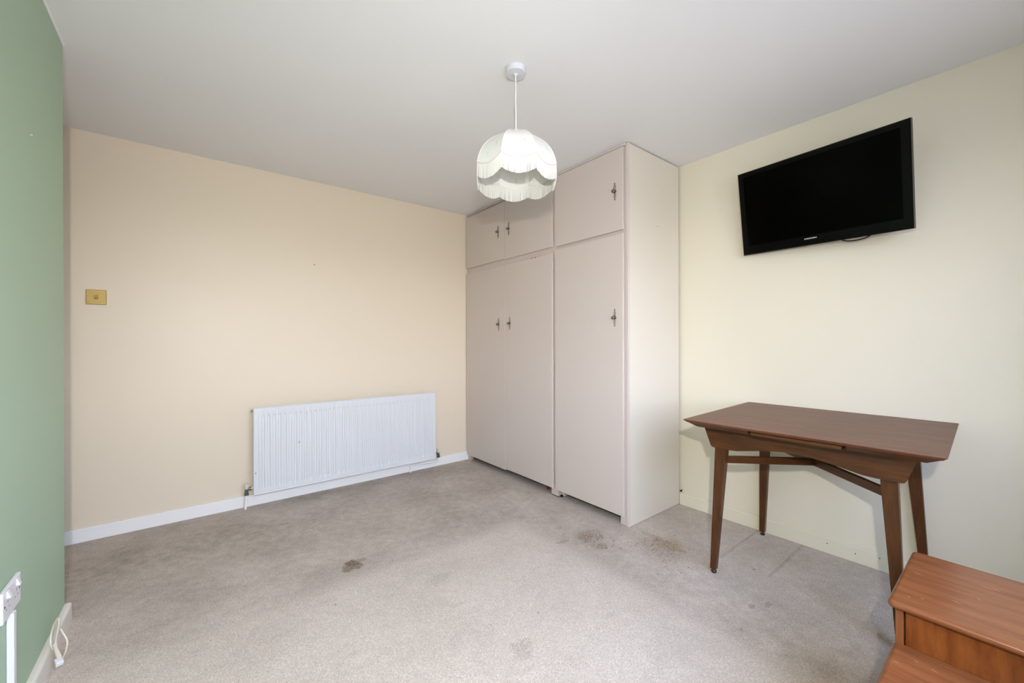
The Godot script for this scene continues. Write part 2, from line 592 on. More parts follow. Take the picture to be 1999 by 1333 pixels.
func soil_texture() -> ImageTexture:
	var fine := FastNoiseLite.new()
	fine.seed = 91
	fine.frequency = 14.0
	fine.fractal_octaves = 3
	var wide := FastNoiseLite.new()
	wide.seed = 92
	wide.frequency = 2.2
	wide.fractal_octaves = 4
	var crumbs := FastNoiseLite.new()
	crumbs.seed = 93
	crumbs.frequency = 75.0
	crumbs.fractal_octaves = 2
	var data := PackedByteArray()
	data.resize(SOIL_SIDE * SOIL_SIDE * 3)
	var spots := [  # x, z, radius x, radius z, strength, kind (0 grey soil, 1 tan spill)
		[-2.09, 1.25, 0.050, 0.060, 0.85, 2], [-2.06, 1.225, 0.06, 0.03, 0.5, 2], [-0.87, 1.80, 0.10, 0.07, 0.75, 1], [-0.93, 1.92, 0.05, 0.04, 0.65, 1], [-0.905, 1.86, 0.07, 0.10, 0.4, 1],
		[-0.60, 2.16, 0.075, 0.10, 0.8, 3], [-0.59, 2.05, 0.03, 0.08, 0.5, 3], [-0.575, 1.98, 0.02, 0.06, 0.4, 3], [-0.70, 2.17, 0.13, 0.14, 0.4, 1], [-0.66, 2.10, 0.10, 0.16, 0.3, 1],
		[-1.038, 1.355, 0.035, 0.03, 0.35, 0], [-1.789, 1.635, 0.07, 0.05, 0.3, 0], [-1.755, 2.231, 0.05, 0.05, 0.4, 0], [-0.979, 2.984, 0.05, 0.04, 0.3, 0],
		[-0.815, 2.669, 0.02, 0.012, 0.7, 0], [-0.748, 2.71, 0.03, 0.012, 0.5, 0], [-1.054, 1.751, 0.045, 0.02, 0.45, 0], [-0.95, 1.62, 0.03, 0.02, 0.4, 1], [-3.0, 0.35, 0.12, 0.05, 0.3, 0],
	]
	for j in SOIL_SIDE:
		var z := SOIL_SPAN * (j + 0.5) / SOIL_SIDE
		for i in SOIL_SIDE:
			var x := -SOIL_SPAN + SOIL_SPAN * (i + 0.5) / SOIL_SIDE
			var f := fine.get_noise_2d(x, z)
			var w := wide.get_noise_2d(x, z)
			# the clean rectangle where the bed stood, with a ragged border
			var e := minf(-1.10 - x, z - 1.38) + w * 0.07 + f * 0.05
			var soil := 1.0 - smoothstep(-0.05, 0.06, e)
			# the walked way fades out under the table and along the right wall
			var lane := 1.0 - 0.55 * smoothstep(-0.74, -0.50, x + w * 0.12 + f * 0.04) - 0.3 * smoothstep(-1.7, -2.9, x + w * 0.3)
			soil *= lane
			var d := soil * (0.074 + 0.03 * w + 0.03 * f) + 0.045 * w + 0.025 * f + 0.015
			# browner trodden strip in front of the radiator wall
			var strip := exp(-pow((z - 0.5 + w * 0.1) / 0.16, 2.0)) * smoothstep(-1.6, -2.6, x + w * 0.4)
			d += strip * 0.035 * (1.0 + f)
			var tr := 1.0 - d
			var tg := 1.0 - d * 1.04
			var tb := 1.0 - d * 1.08
			for s in spots:
				var dx: float = (x - s[0]) / s[2]
				var dz: float = (z - s[1]) / s[3]
				var rr := dx * dx + dz * dz
				if rr < 3.0:
					var c := crumbs.get_noise_2d(x, z)
					var k: float = 0.7 * s[4] * (1.0 - smoothstep(0.25, 1.0, rr * 0.8 + f * 0.9))
					k *= clampf(0.72 + c * 1.3, 0.0, 1.0) if s[5] != 2 else clampf(0.8 + c * 0.6, 0.0, 1.0)
					var tint := Color(0.62, 0.60, 0.58)
					if s[5] == 1:
						tint = Color(0.76, 0.70, 0.64)
					elif s[5] == 2:
						tint = Color(0.55, 0.485, 0.41)
					elif s[5] == 3:
						tint = Color(0.88, 0.78, 0.66) if c > -0.2 else Color(0.56, 0.48, 0.41)
					tr *= lerpf(1.0, tint.r, k)
					tg *= lerpf(1.0, tint.g, k)
					tb *= lerpf(1.0, tint.b, k)
			# two worn joins of the carpet under the table
			for sz in [2.40, 2.63]:
				var ds := absf(z - sz - f * 0.006)
				if ds < 0.012 and x > -0.52:
					var kk := 0.10 * (1.0 - ds / 0.012)
					tr -= kk
					tg -= kk
					tb -= kk
			var at := (j * SOIL_SIDE + i) * 3
			data[at] = clampi(int(tr * 255.0), 0, 255)
			data[at + 1] = clampi(int(tg * 255.0), 0, 255)
			data[at + 2] = clampi(int(tb * 255.0), 0, 255)
	# loose dark specks round the spill and a few across the room
	var r := RandomNumberGenerator.new()
	r.seed = 17
	for k in 130:
		var c := Vector2(r.randfn(-0.70, 0.085), r.randfn(2.13, 0.11)) if k < 75 else (Vector2(r.randfn(-0.90, 0.08), r.randfn(1.86, 0.09)) if k < 100 else Vector2(r.randf_range(-2.9, -0.3), r.randf_range(0.2, 3.1)))
		var rx := r.randf_range(0.0022, 0.0052)
		var rz := r.randf_range(0.0022, 0.0052)
		var tone := r.randf_range(0.62, 0.88)
		for j in range(int((c.y - rz) / SOIL_SPAN * SOIL_SIDE) - 1, int((c.y + rz) / SOIL_SPAN * SOIL_SIDE) + 2):
			for i in range(int((c.x - rx + SOIL_SPAN) / SOIL_SPAN * SOIL_SIDE) - 1, int((c.x + rx + SOIL_SPAN) / SOIL_SPAN * SOIL_SIDE) + 2):
				if i < 0 or j < 0 or i >= SOIL_SIDE or j >= SOIL_SIDE:
					continue
				var u := ((i + 0.5) / SOIL_SIDE * SOIL_SPAN - SOIL_SPAN - c.x) / rx
				var v := ((j + 0.5) / SOIL_SIDE * SOIL_SPAN - c.y) / rz
				var share := clampf(1.4 - (u * u + v * v), 0.0, 1.0)
				var at := (j * SOIL_SIDE + i) * 3
				for ch in 3:
					data[at + ch] = int(data[at + ch] * lerpf(1.0, tone - 0.02 * ch, share))
	return ImageTexture.create_from_image(Image.create_from_data(SOIL_SIDE, SOIL_SIDE, false, Image.FORMAT_RGB8, data))


# ------------------------------------------------------------------ the room
func structure(called: String, st: SurfaceTool, m: Material, label: String, category: String) -> MeshInstance3D:
	var o := obj(called, st, m)
	tag(o, label, category, "structure")
	return o


func build_room() -> void:
	var x_left := -4.3
	# floor, carpeted, with its own mapping for the soiling
	var st := mb()
	var tile := 0.46
	var corners := [Vector3(x_left, 0, 0), Vector3(0, 0, 0), Vector3(0, 0, BACK_Z), Vector3(x_left, 0, BACK_Z)]
	for t in [[0, 1, 2], [0, 2, 3]]:
		for k in t:
			var p: Vector3 = corners[k]
			st.set_normal(Vector3.UP)
			st.set_tangent(Plane(1, 0, 0, 1))
			st.set_uv(Vector2(p.x, p.z) / tile)
			st.set_uv2(Vector2((p.x + SOIL_SPAN) / SOIL_SPAN, p.z / SOIL_SPAN))
			st.add_vertex(p)
	var c2 := [Vector3(x_left, -0.1, 0), Vector3(0, -0.1, 0), Vector3(0, -0.1, BACK_Z), Vector3(x_left, -0.1, BACK_Z)]
	quad(st, c2[0], c2[1], c2[2], c2[3], Vector3.DOWN)
	for k in 4:
		var n := (k + 1) % 4
		quad(st, corners[k], corners[n], c2[n], c2[k], (corners[k] + corners[n]) * 0.5 - Vector3(x_left / 2, 0, BACK_Z / 2))
	structure("floor", st, M.carpet, "worn pale beige carpet covering the whole floor, stained near the wardrobe", "floor")
	st = mb()
	box(st, Vector3(x_left - 0.12, ROOM_H, -0.12), Vector3(0.12, ROOM_H + 0.12, BACK_Z + 0.12), 0.0)
	structure("ceiling", st, M.ceiling, "plain white painted ceiling from which the fringed lamp hangs", "ceiling")
	st = mb()
	box(st, Vector3(x_left - 0.12, -0.1, -0.12), Vector3(0.12, ROOM_H, 0.0), 0.0)
	structure("wall_far", st, M.cream, "cream painted wall behind the white radiator", "wall")
	st = mb()
	box(st, Vector3(0.0, -0.1, 0.0), Vector3(0.12, ROOM_H, BACK_Z), 0.0)
	structure("wall_right", st, M.cream_right, "pale cream wall on which the television hangs", "wall")
	st = mb()
	box(st, Vector3(x_left, 0.0, GREEN_END), Vector3(GREEN_X, ROOM_H, BACK_Z), 0.002)
	structure("wall_left", st, M.green, "sage green painted wall ending in a square corner", "wall")
	st = mb()
	box(st, Vector3(x_left - 0.12, -0.1, 0.0), Vector3(x_left, ROOM_H, BACK_Z), 0.0)
	structure("wall_alcove", st, M.cream, "cream end wall of the recess past the green wall", "wall")
	# wall behind the viewer, with the window that lights the room
	var wx0 := -3.0
	var wx1 := -0.85
	var wy0 := 0.80
	var wy1 := 2.12
	st = mb()
	box(st, Vector3(x_left - 0.12, -0.1, BACK_Z), Vector3(0.12, wy0, BACK_Z + 0.12), 0.0)
	box(st, Vector3(x_left - 0.12, wy1, BACK_Z), Vector3(0.12, ROOM_H, BACK_Z + 0.12), 0.0)
	box(st, Vector3(x_left - 0.12, wy0, BACK_Z), Vector3(wx0, wy1, BACK_Z + 0.12), 0.0)
	box(st, Vector3(wx1, wy0, BACK_Z), Vector3(0.12, wy1, BACK_Z + 0.12), 0.0)
	structure("wall_back", st, M.cream, "cream window wall behind the viewer", "wall")
	var win := thing("window_1", "wide white framed window in the wall behind the viewer", "window")
	win.set_meta("kind", "structure")
	st = mb()
	for e in [[wx0, wx0 + 0.05], [-1.95, -1.90], [wx1 - 0.05, wx1]]:
		box(st, Vector3(e[0], wy0, BACK_Z + 0.03), Vector3(e[1], wy1, BACK_Z + 0.09), 0.004)
	for e in [[wy0, wy0 + 0.05], [wy1 - 0.05, wy1]]:
		box(st, Vector3(wx0 + 0.05, e[0], BACK_Z + 0.032), Vector3(wx1 - 0.05, e[1], BACK_Z + 0.088), 0.004)
	obj("window_frame", st, M.white_gloss, win)
	for e in [[wx0 + 0.05, -1.95], [-1.90, wx1 - 0.05]]:
		st = mb()
		box(st, Vector3(e[0], wy0 + 0.05, BACK_Z + 0.058), Vector3(e[1], wy1 - 0.05, BACK_Z + 0.062), 0.0)
		obj("pane", st, M.glass, win)
	# skirting boards
	st = mb()
	skirting(st, Vector3(x_left, 0, 0), Vector3(-0.604, 0, 0), Vector3.BACK, 0.016, 0.078)
	structure("baseboard_far", st, M.white_gloss, "white gloss skirting board under the radiator", "skirting board")
	st = mb()
	skirting(st, Vector3(0, 0, 1.889), Vector3(0, 0, BACK_Z), Vector3.LEFT, 0.016, 0.081)
	var br := structure("baseboard_right", st, M.cream_gloss, "cream gloss skirting board behind the table legs", "skirting board")
	for hole in [Vector2(2.74, 0.052), Vector2(2.86, 0.045), Vector2(2.955, 0.06)]:
		st = mb()
		lathe(st, [Vector2(0.0, 0.0012), Vector2(0.0022, 0.0010), Vector2(0.0030, 0.0)], 10, Transform3D(Basis(Vector3.BACK, PI / 2), Vector3(-0.0158, hole.y, hole.x)))
		obj("nail_head", st, M.iron, br)
	st = mb()
	skirting(st, Vector3(GREEN_X, 0, GREEN_END), Vector3(GREEN_X, 0, BACK_Z), Vector3.RIGHT, 0.021, 0.074, 0.012)
	structure("baseboard_left", st, M.old_white, "chunky off-white skirting board along the green wall", "skirting board")
	# bead of filler along the top of the green wall
	st = mb()
	tube(st, [Vector3(GREEN_X + 0.001, ROOM_H - 0.001, GREEN_END - 0.002), Vector3(GREEN_X + 0.001, ROOM_H - 0.001, BACK_Z)], 0.005, 8)
	structure("trim_1", st, M.ceiling, "thin white bead where the green wall meets the ceiling", "trim")


func skirting(st: SurfaceTool, a: Vector3, b: Vector3, out: Vector3, thick: float, high: float, rad := 0.006) -> void:
	var poly := PackedVector2Array([Vector2(0.0005, 0), Vector2(thick, 0), Vector2(thick, high - rad)])
	for k in range(1, 5):
		var t := PI / 2 * k / 4
		poly.append(Vector2(thick - rad + rad * cos(t), high - rad + rad * sin(t)))
	poly.append(Vector2(0.0005, high))
	var dir := b - a
	prism(st, poly, 0.0, 1.0, func(u: float, v: float, w: float) -> Vector3: return a + out * u + Vector3.UP * v + dir * w)


# ------------------------------------------------------------------ the fitted wardrobe
const WX := -0.601
const DOOR_FACE := -0.620

func wardrobe_door(t: Node3D, z0: float, z1: float, y0: float, y1: float, hz: float, hy: float, hinge_z: float, hinges: Array) -> MeshInstance3D:
	var st := mb()
	box(st, Vector3(DOOR_FACE, y0, z0), Vector3(WX - 0.004, y1, z1), 0.002)
	var d := obj("door", st, M.mushroom, t)
	# openwork back plate: two loops, a boss and two ball ends
	st = mb()
	var x := DOOR_FACE - 0.0022
	for s in [-1.0, 1.0]:
		var loop := []
		for k in 18:
			var a := TAU * k / 18
			loop.append(Vector3(x, hy + s * 0.0265 + 0.0125 * sin(a), hz + 0.0062 * cos(a)))
		tube(st, loop, 0.0019, 8, true)
		ball(st, Vector3(x, hy + s * 0.0505, hz), Vector3(0.0032, 0.0052, 0.0046), 10, 8)
		tube(st, [Vector3(x, hy + s * 0.038, hz), Vector3(x, hy + s * 0.048, hz)], 0.0024, 8)
	lathe(st, [Vector2(0.0, 0.004), Vector2(0.008, 0.0035), Vector2(0.0115, 0.002), Vector2(0.012, 0.0)], 20, Transform3D(Basis(Vector3.BACK, PI / 2), Vector3(DOOR_FACE - 0.0003, hy, hz)))
	obj("handle_plate", st, M.pewter, d)
	st = mb()
	lathe(st, [Vector2(0.0, 0.027), Vector2(0.006, 0.0265), Vector2(0.0105, 0.0235), Vector2(0.0118, 0.019), Vector2(0.0105, 0.0145), Vector2(0.0055, 0.011), Vector2(0.0048, 0.003)], 20, Transform3D(Basis(Vector3.BACK, PI / 2), Vector3(DOOR_FACE, hy, hz)))
	obj("knob", st, M.pewter, d)
	for y in hinges:
		st = mb()
		for k in 3:
			tube(st, [Vector3(DOOR_FACE + 0.003, y - 0.032 + k * 0.022, hinge_z), Vector3(DOOR_FACE + 0.003, y - 0.0115 + k * 0.022, hinge_z)], 0.0042, 10)
		obj("hinge", st, M.mushroom_edge, d)
	return d


func build_wardrobe() -> void:
	var t := thing("fitted_wardrobe", "tall fitted wardrobe with flat mushroom-painted doors filling the corner of the room", "wardrobe")
	var L := 1.886
	var st := mb()
	box(st, Vector3(WX - 0.002, 0.002, L - 0.012), Vector3(-0.017, 2.3925, L), 0.0015)
	var side := obj("side_panel", st, M.side_cream, t)
	side.set_meta("label", "cream side panel")
	st = mb()
	box(st, Vector3(WX - 0.006, 0.002, L - 0.017), Vector3(WX + 0.006, 2.3955, L + 0.003), 0.002)
	obj("corner_strip", st, M.mushroom_edge, t)
	# face frame: stiles that reach the carpet as feet, rails between the doors
	st = mb()
	box(st, Vector3(WX, 0.002, 0.002), Vector3(WX + 0.03, 2.398, 0.06), 0.0002)
	obj("stile", st, M.mushroom, t)
	st = mb()
	box(st, Vector3(WX, 0.006, 1.190), Vector3(WX + 0.035, 2.398, 1.262), 0.0002)
	obj("stile", st, M.mushroom, t)
	st = mb()
	box(st, Vector3(WX, 0.002, 1.820), Vector3(WX + 0.03, 2.398, 1.8685), 0.0002)
	obj("stile", st, M.mushroom, t)
	for e in [[0.0602, 1.1898], [1.2622, 1.8198]]:
		for y in [[1.800, 1.885], [2.340, 2.398]]:
			st = mb()
			box(st, Vector3(WX, y[0], e[0]), Vector3(WX + 0.022, y[1], e[1]), 0.0002)
			obj("rail", st, M.mushroom, t)
	st = mb()
	box(st, Vector3(WX - 0.012, 2.384, 0.004), Vector3(WX - 0.0005, 2.399, 1.8685), 0.003)
	obj("cornice_strip", st, M.mushroom_edge, t)
	st = mb()
	box(st, Vector3(WX + 0.036, 0.006, 1.225), Vector3(-0.03, 0.075, 1.290), 0.001)
	obj("floor_batten", st, M.mushroom_edge, t)
	# carcass behind the doors
	st = mb()
	box(st, Vector3(WX + 0.04, 0.085, 0.004), Vector3(-0.004, 0.103, L - 0.014), 0.0)
	box(st, Vector3(WX + 0.04, 1.84, 0.004), Vector3(-0.004, 1.858, L - 0.014), 0.0)
	box(st, Vector3(-0.016, 0.104, 0.004), Vector3(-0.004, 2.38, L - 0.014), 0.0)
	box(st, Vector3(WX + 0.04, 0.104, 1.216), Vector3(-0.018, 1.838, 1.234), 0.0)
	obj("carcass", st, M.dark_inside, t)
	# doors: left pair, right single, small cupboards above
	var d := wardrobe_door(t, 0.012, 0.6375, 0.050, 1.818, 0.548, 1.309, 0.008, [])
	d.set_meta("label", "lower left door")
	d = wardrobe_door(t, 0.6405, 1.221, 0.060, 1.818, 0.705, 1.312, 1.2255, [1.72, 0.968, 0.14])
	d.set_meta("label", "lower middle door with painted hinges")
	chip(d, Vector3(DOOR_FACE, 1.8155, 0.99), 0.014)
	chip(d, Vector3(DOOR_FACE, 1.8160, 1.033), 0.016)
	d = wardrobe_door(t, 1.250, 1.855, 0.058, 1.836, 1.793, 1.308, 1.244, [])
	d.set_meta("label", "tall right door")
	d = wardrobe_door(t, 0.012, 0.630, 1.872, 2.368, 0.543, 2.121, 0.008, [])
	d.set_meta("label", "left door of the top cupboard")
	d = wardrobe_door(t, 0.633, 1.221, 1.866, 2.372, 0.695, 2.115, 1.2255, [])
	d.set_meta("label", "middle door of the top cupboard")
	d = wardrobe_door(t, 1.254, 1.856, 1.859, 2.377, 1.796, 2.110, 1.248, [])
	d.set_meta("label", "right door of the top cupboard")


func chip(parent: Node, at: Vector3, wide: float) -> void:
	var st := mb()
	ball(st, at, Vector3(0.0008, 0.0028, wide * 0.5), 10, 6)
	obj("paint_chip", st, M.dark_hole, parent)


# ------------------------------------------------------------------ the draw-leaf table
func build_table() -> void:
	var t := thing("draw_leaf_table", "dark teak draw-leaf table with splayed legs under the television", "table", Vector3(-0.4425, 0, 2.806), deg_to_rad(2.2))
	var dx := 0.4175
	var dz := 0.4345
	var mid := -0.0225   # the frame stands a little off the middle of the loose top
	# top board, its edge undercut
	for half in [-1.0, 1.0]:
		var st := mb()
		var z0 := -dz if half < 0.0 else 0.0
		frustum(st, 0.770, Rect2(-dx + 0.012, z0 + (0.012 if half < 0.0 else 0.0), 2 * dx - 0.024, dz - 0.012), 0.7805, Rect2(-dx + 0.001, z0 + (0.001 if half < 0.0 else 0.0), 2 * dx - 0.002, dz - 0.001))
		frustum(st, 0.7805, Rect2(-dx, z0, 2 * dx, dz), 0.7825, Rect2(-dx, z0, 2 * dx, dz))
		var o := obj("tabletop", st, M.top_z if half < 0.0 else M.top_z_other, t)
		o.set_meta("label", "half of the tabletop veneer")
	# two sliding leaves and the fixed board between them
	for s in [-1.0, 1.0]:
		var st := mb()
		var a := -dz + 0.016 if s < 0.0 else 0.176
		var b := -0.158 if s < 0.0 else dz - 0.016
		frustum(st, 0.749, Rect2(-dx + 0.042, a + (0.034 if s < 0.0 else 0.0), 2 * dx - 0.084, b - a - 0.034), 0.769, Rect2(-dx + 0.016, a, 2 * dx - 0.032, b - a))
		obj("leaf", st, M.dark_z, t)
	var sc := mb()
	var rail := PackedVector2Array()
	for k in 9:
		var ang := -PI / 2 + PI * k / 8
		rail.append(Vector2(-dx + 0.030 - 0.011 * cos(ang), 0.7585 + 0.0095 * sin(ang)))
	rail.append(Vector2(dx - 0.03, 0.768))
	rail.append(Vector2(dx - 0.03, 0.749))
	prism(sc, rail, -0.146, 0.163, func(u: float, v: float, w: float) -> Vector3: return Vector3(u, v, w))
	obj("centre_board", sc, M.dark_z, t)
	# shaped aprons
	for s in [[-0.2645, -0.2405], [0.418, 0.430]]:
		var st := mb()
		var poly := PackedVector2Array([Vector2(-0.385, 0.748), Vector2(-0.3475, 0.644), Vector2(-0.342, 0.638), Vector2(-0.330, 0.636), Vector2(-0.262, 0.636)])
		for k in range(0, 17):
			var u := -0.225 + 0.45 * k / 16.0
			poly.append(Vector2(u, 0.639 + 0.034 * pow(cos(u / 0.225 * PI / 2), 1.1)))
		poly.append_array(PackedVector2Array([Vector2(0.262, 0.636), Vector2(0.330, 0.636), Vector2(0.342, 0.638), Vector2(0.3475, 0.644), Vector2(0.385, 0.748)]))
		prism(st, poly, s[0], s[1], func(u: float, v: float, w: float) -> Vector3: return Vector3(w, v, u + mid))
		obj("apron", st, M.dark_z, t)
	for s in [-1.0, 1.0]:
		var st := mb()
		box(st, Vector3(-0.2400, 0.66, mid + s * 0.315 - 0.011), Vector3(0.4175, 0.748, mid + s * 0.315 + 0.011), 0.002)
		obj("end_rail", st, M.dark_x, t)
	# legs: tapered, splayed along the table; each stands on a glide: x, z at the top, z at the foot
	var spots := [[-0.227, -0.3305, -0.372], [-0.227, 0.272, 0.308], [0.393, -0.331, -0.352], [0.393, 0.282, 0.331]]
	for e in spots:
		var x: float = e[0]
		var front := x < 0.0
		var st := mb()
		var top := Rect2(x - (0.012 if front else 0.030), e[1] - 0.0265, 0.042, 0.053)
		var foot := Rect2(x - 0.013, e[2] - 0.0135, 0.026, 0.027)
		frustum(st, 0.022, foot, 0.700, top)
		var leg := obj("leg", st, M.dark_y, t)
		st = mb()
		lathe(st, [Vector2(0.0, 0.024), Vector2(0.006, 0.022), Vector2(0.006, 0.015), Vector2(0.0125, 0.012), Vector2(0.0130, 0.006), Vector2(0.0105, 0.001), Vector2(0.0, 0.0005)], 18, Transform3D(Basis(), Vector3(foot.get_center().x, 0, foot.get_center().y)))
		obj("glide", st, M.foot_brown, leg)
	# crossed stretchers, halved into each other
	for k in 2:
		var a := Vector3(-0.205, 0.571, spots[k][1] + (-0.004 if k == 0 else 0.004))
		var b := Vector3(0.378, 0.571, spots[3 - k][1] + (0.004 if k == 0 else -0.004))
		var dir := (b - a).normalized()
		var ln := (b - a).length()
		var xf := Transform3D(Basis(Vector3.UP.cross(dir), Vector3.UP, dir).orthonormalized(), a)
		var st := mb()
		if k == 0:
			box(st, Vector3(-0.010, -0.017, 0.004), Vector3(0.010, 0.017, ln - 0.004), 0.002, xf)
		else:
			box(st, Vector3(-0.010, -0.017, 0.004), Vector3(0.010, 0.017, ln * 0.5 - 0.0105), 0.0005, xf)
			box(st, Vector3(-0.010, -0.017, ln * 0.5 + 0.0105), Vector3(0.010, 0.017, ln - 0.004), 0.0005, xf)
		obj("stretcher", st, M.dark_x, t)


# ------------------------------------------------------------------ the two-tier cabinet in the near corner
func rounded_top(st: SurfaceTool, x0: float, x1: float, z0: float, z1: float, y0: float, y1: float, r: float, corner: float) -> void:
	# bull-nosed board: rings of a rounded rectangle that swell and shrink with height
	var rings := []
	var n := 8
	for k in n + 1:
		var a := -PI / 2 + PI * k / n
		rings.append([(y0 + y1) * 0.5 + (y1 - y0) * 0.5 * sin(a), r * (1.0 - cos(a))])
	var outline := func(inset: float) -> Array:
		var pts := []
		for c in [[x1, z1, 0.0], [x0, z1, PI / 2], [x0, z0, PI], [x1, z0, 1.5 * PI]]:
			for k in 7:
				var a: float = c[2] + PI / 2 * k / 6
				var sx := -1.0 if c[0] == x1 else 1.0
				var sz := -1.0 if c[1] == z1 else 1.0
				var cx: float = c[0] + sx * corner
				var cz: float = c[1] + sz * corner
				var rad := corner - inset
				pts.append(Vector3(cx + rad * cos(a), 0, cz + rad * sin(a)))
		return pts
	var mid := Vector3((x0 + x1) * 0.5, 0, (z0 + z1) * 0.5)
	for k in n:
		var lo: Array = outline.call(rings[k][1])
		var hi: Array = outline.call(rings[k + 1][1])
		var a0 := -PI / 2 + PI * k / n
		var a1 := -PI / 2 + PI * (k + 1) / n
		for i in lo.size():
			var j := (i + 1) % lo.size()
			var ni := 6.0
			var ai := out_dir(i)
			var aj := out_dir(j)
			var p0: Vector3 = lo[i] + Vector3.UP * rings[k][0]
			var p1: Vector3 = lo[j] + Vector3.UP * rings[k][0]
			var q0: Vector3 = hi[i] + Vector3.UP * rings[k + 1][0]
			var q1: Vector3 = hi[j] + Vector3.UP * rings[k + 1][0]
			var n00 := ai * cos(a0) + Vector3.UP * sin(a0)
			var n01 := aj * cos(a0) + Vector3.UP * sin(a0)
			var n10 := ai * cos(a1) + Vector3.UP * sin(a1)
			var n11 := aj * cos(a1) + Vector3.UP * sin(a1)
			tri(st, p0, q0, q1, n00, n10, n11)
			tri(st, p0, q1, p1, n00, n11, n01)
	for e in [[y1, Vector3.UP], [y0, Vector3.DOWN]]:
		var ring: Array = outline.call(r)
		for i in ring.size():
			var j := (i + 1) % ring.size()
			tri(st, mid + Vector3.UP * e[0], ring[i] + Vector3.UP * e[0], ring[j] + Vector3.UP * e[0], e[1], e[1], e[1])


func out_dir(i: int) -> Vector3:
	var a := PI / 2 * int(i / 7) + PI / 2 * (i % 7) / 6.0
	return Vector3(cos(a), 0, sin(a))


func build_step_cabinet() -> void:
	var t := thing("two_tier_cabinet", "scratched orange-brown wooden cabinet with a lower front tier, beside the table", "cabinet")
	var z0 := 3.188
	var z1 := 3.74
	var st := mb()
	rounded_top(st, -1.340, -0.952, z0, z1, 0.480, 0.500, 0.011, 0.0135)
	var o := obj("upper_top", st, M.step_top, t)
	o.set_meta("label", "upper top with a rounded edge")
	scratches(o, [[-1.22, 3.30, 0.020, 0.3], [-1.07, 3.345, 0.030, 0.15], [-1.065, 3.36, 0.016, 0.4], [-1.16, 3.335, 0.012, 0.9], [-1.285, 3.222, 0.010, 0.6], [-1.12, 3.22, 0.022, 0.2], [-1.27, 3.245, 0.008, 0.2]], 0.5001)
	st = mb()
	rounded_top(st, -1.700, -1.300, z0 + 0.008, z1, 0.364, 0.384, 0.011, 0.0135)
	o = obj("lower_top", st, M.step_top, t)
	o.set_meta("label", "lower top with a rounded edge")
	scratches(o, [[-1.36, 3.245, 0.010, 0.2], [-1.365, 3.275, 0.014, 0.3], [-1.40, 3.215, 0.012, 0.1]], 0.3841)
	for s in [z0 + 0.012, z1 - 0.030]:
		st = mb()
		box(st, Vector3(-1.312, 0.004, s), Vector3(-0.968, 0.479, s + 0.016), 0.0015)
		obj("side_panel", st, M.step_side, t)
		st = mb()
		box(st, Vector3(-1.680, 0.004, s + 0.006), Vector3(-1.313, 0.363, s + 0.022), 0.0015)
		obj("side_panel", st, M.step_side, t)
	st = mb()
	box(st, Vector3(-1.306, 0.10, z0 + 0.030), Vector3(-1.290, 0.4785, z1 - 0.032), 0.0015)
	o = obj("riser_panel", st, M.step_panel, t)
	o.set_meta("label", "amber panel between the two tops")
	st = mb()
	box(st, Vector3(-1.672, 0.06, z0 + 0.036), Vector3(-1.656, 0.3625, z1 - 0.030), 0.0015)
	obj("front_panel", st, M.step_panel, t)
	st = mb()
	box(st, Vector3(-0.984, 0.06, z0 + 0.029), Vector3(-0.972, 0.4785, z1 - 0.031), 0.001)
	obj("back_panel", st, M.step_side, t)


func scratches(parent: Node, list: Array, y: float) -> void:
	for s in list:
		var st := mb()
		var a: float = s[3]
		var d := Vector3(-sin(a), 0, cos(a))
		var c := Vector3(s[0], y, s[1])
		var poly := PackedVector2Array([Vector2(-0.5, 0), Vector2(-0.1, 0.0009), Vector2(0.5, 0.0002), Vector2(0.1, -0.0008)])
		var ln: float = s[2]
		prism(st, poly, -0.0002, 0.0001, func(u: float, v: float, w: float) -> Vector3: return c + d * u * ln + d.cross(Vector3.UP) * v + Vector3.UP * w)
		obj("scratch", st, M.raw_wood, parent)


